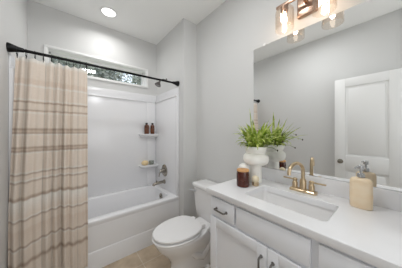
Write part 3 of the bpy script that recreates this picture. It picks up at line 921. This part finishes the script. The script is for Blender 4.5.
# the tall spikes
for az, L, lift, droop in ((2.6, 0.33, 1.50, 0.12), (-1.2, 0.29, 1.15, 0.25), (-0.9, 0.27, 1.3, 0.3), (-2.0, 0.27, 1.1, 0.4), (1.2, 0.23, 1.1, 0.6), (-1.6, 0.28, 0.85, 0.55), (-1.75, 0.28, 0.62, 0.75)):
    blade(b, (PXv + 0.02 * math.cos(az), PYv + 0.02 * math.sin(az), ZT + 0.272), az, L, lift, droop, 0.011, rnd)
obj('foliage', b, M['leaf'], pl, smooth=60)
for az, L, rise in ((-1.45, 0.20, 0.13), (-1.7, 0.23, 0.09), (-1.6, 0.18, 0.02)):
    d = Vector((math.cos(az), math.sin(az), 0))
    p = Vector((PXv, PYv, ZT + 0.272))
    e1 = p + d * L + Vector((0, 0, rise - 0.02))
    b = BM(); tube(b, [p, p + d * L * .4 + Vector((0, 0, rise * .8)), p + d * L * .75 + Vector((0, 0, rise)), e1], 0.0016, 6)
    st = obj('flower_stem', b, M['leaf'], pl)
    b = BM(); lathe(b, [(0.0, -0.008), (0.005, -0.003), (0.005, 0.003), (0.0, 0.008)], tuple(e1), n=8); obj('bud', b, M['seed'], st)

x, y = 1.017, 0.744
ca = thing('candle', 'dark brown jar candle with a pale wooden lid on the worktop', 'candle', (x, y, ZT))
b = BM(); lathe(b, [(0.040, 0), (0.045, 0.004), (0.0465, 0.012), (0.0465, 0.095), (0.044, 0.108), (0.043, 0.112)], (x, y, ZT), n=36); obj('jar', b, M['candle'], ca)
b = BM()
def patch(bm, x, y, r, z0, z1, a0, a1, n=14):
    pr = None
    for i in range(n + 1):
        a = math.radians(a0 + (a1 - a0) * i / n)
        c0 = bm.verts.new((x + r * math.cos(a), y + r * math.sin(a), z0)); c1 = bm.verts.new((x + r * math.cos(a), y + r * math.sin(a), z1))
        if pr: bm.faces.new((pr[0], c0, c1, pr[1]))
        pr = (c0, c1)
ang = math.degrees(math.atan2(-y, -x))
for k, (w_, zz) in enumerate(((14, 0.063), (24, 0.054), (10, 0.045))):
    patch(b, x, y, 0.0469, ZT + zz, ZT + zz + 0.0035, ang - w_, ang + w_)
obj('printed_label', b, M['wax_label'], ca)
b = BM(); lathe(b, [(0.043, 0.1125), (0.0455, 0.114), (0.0455, 0.124), (0.043, 0.127), (0.0, 0.128)], (x, y, ZT), n=36); obj('wooden_lid', b, M['wood'], ca)

x, y = 1.100, 0.691
pb = thing('perfume_bottle', 'tiny cream round-topped bottle with gold base beside the brown candle', 'bottle', (x, y, ZT))
b = BM(); lathe(b, [(0.022, 0), (0.025, 0.003), (0.025, 0.024), (0.022, 0.027)], (x, y, ZT), n=24); obj('gold_base', b, M['gold'], pb)
b = BM(); lathe(b, [(0.018, 0.027), (0.025, 0.034), (0.028, 0.048), (0.025, 0.062), (0.015, 0.071), (0.006, 0.075), (0.0, 0.076)], (x, y, ZT), n=24); obj('globe', b, M['cream'], pb, smooth=60)

x, y = 1.105, 0.800
b = BM(); lathe(b, [(0.036, 0), (0.044, 0.004), (0.047, 0.03), (0.047, 0.095), (0.043, 0.122), (0.032, 0.140), (0.016, 0.149), (0.0, 0.151)], (x, y, ZT), n=32)
tag(obj('ceramic_dome', b, M['white_ceramic'], loc=(x, y, ZT), smooth=60), 'white domed ceramic jar tucked between the brown candle and the vase', 'jar')

x, y = 1.222, 0.130
so = thing('soap_dispenser', 'tan oval soap dispenser with chrome pump at the right of the sink', 'soap dispenser', (x, y, ZT))
def oval(hx, hy, z, n=40, p=0.72):
    out = []
    for i in range(n):
        a = 2 * PI * i / n
        c, s = math.cos(a), math.sin(a)
        out.append((x + hx * math.copysign(abs(c) ** p, c), y + hy * math.copysign(abs(s) ** p, s), z))
    return out
b = BM()
loft(b, [oval(.024, .041, ZT), oval(.028, .045, ZT + .005), oval(.029, .046, ZT + .05), oval(.028, .045, ZT + .138), oval(.026, .043, ZT + .150), oval(.020, .036, ZT + .158), oval(.012, .02, ZT + .162)])
obj('body', b, M['soap'], so, smooth=50)
b = BM(); lathe(b, [(0.016, 0.165), (0.016, 0.180), (0.012, 0.184), (0.006, 0.186), (0.006, 0.205), (0.013, 0.207), (0.013, 0.226), (0.009, 0.229), (0.0, 0.230)], (x, y, ZT), n=24); 
obj('pump', b, M['chrome'], so, label='chrome pump')
b = BM(); tube(b, [(x, y, ZT + .218), (x - 0.022, y + 0.014, ZT + .219), (x - 0.034, y + 0.022, ZT + .213)], 0.0045, 10, 0.004); obj('nozzle', b, M['chrome'], so, label='chrome nozzle')

# ------------------------------------------------------------------ entry door, swung open along the left wall (seen in the mirror)
dx0, dx1 = XL + 0.050, XL + 0.085
dy0, dy1 = YR + 0.02, 0.575
b = BM()
def leaf(bm, x0, x1):
    st = 0.112
    box(bm, x0, x1, dy1 - st, dy1, 0.012, 2.038, 0.002); box(bm, x0, x1, dy0, dy0 + st, 0.012, 2.038, 0.002)
    for z0, z1 in ((0.012, 0.22), (0.80, 0.995), (1.925, 2.038)):
        box(bm, x0, x1, dy0 + st, dy1 - st, z0, z1, 0.002)
    for z0, z1 in ((0.22, 0.80), (0.995, 1.925)):
        box(bm, x0 + 0.011, x1 - 0.011, dy0 + st - 0.004, dy1 - st + 0.004, z0 - 0.004, z1 + 0.004)
        box(bm, x0 + 0.006, x1 - 0.006, dy0 + st + 0.03, dy1 - st - 0.03, z0 + 0.03, z1 - 0.03, 0.005)
leaf(b, dx0, dx1)
door = struct('door_1', b, M['door'])
b = BM()
for c, ax in (((dx1, dy1 - 0.062, 0.912), 'X'), ((dx0, dy1 - 0.062, 0.912), '-X')):
    lathe(b, [(0.031, 0), (0.031, 0.005), (0.014, 0.009), (0.011, 0.016), (0.011, 0.022), (0.020, 0.027), (0.026, 0.036), (0.025, 0.044), (0.015, 0.049), (0.0, 0.0495)] if ax == 'X' else [(0.031, 0), (0.031, 0.005), (0.014, 0.009), (0.011, 0.016), (0.018, 0.020), (0.025, 0.030), (0.02, 0.040), (0.0, 0.042)], c, ax, 24)
spart('door_handle', b, M['nickel'], door, 50)
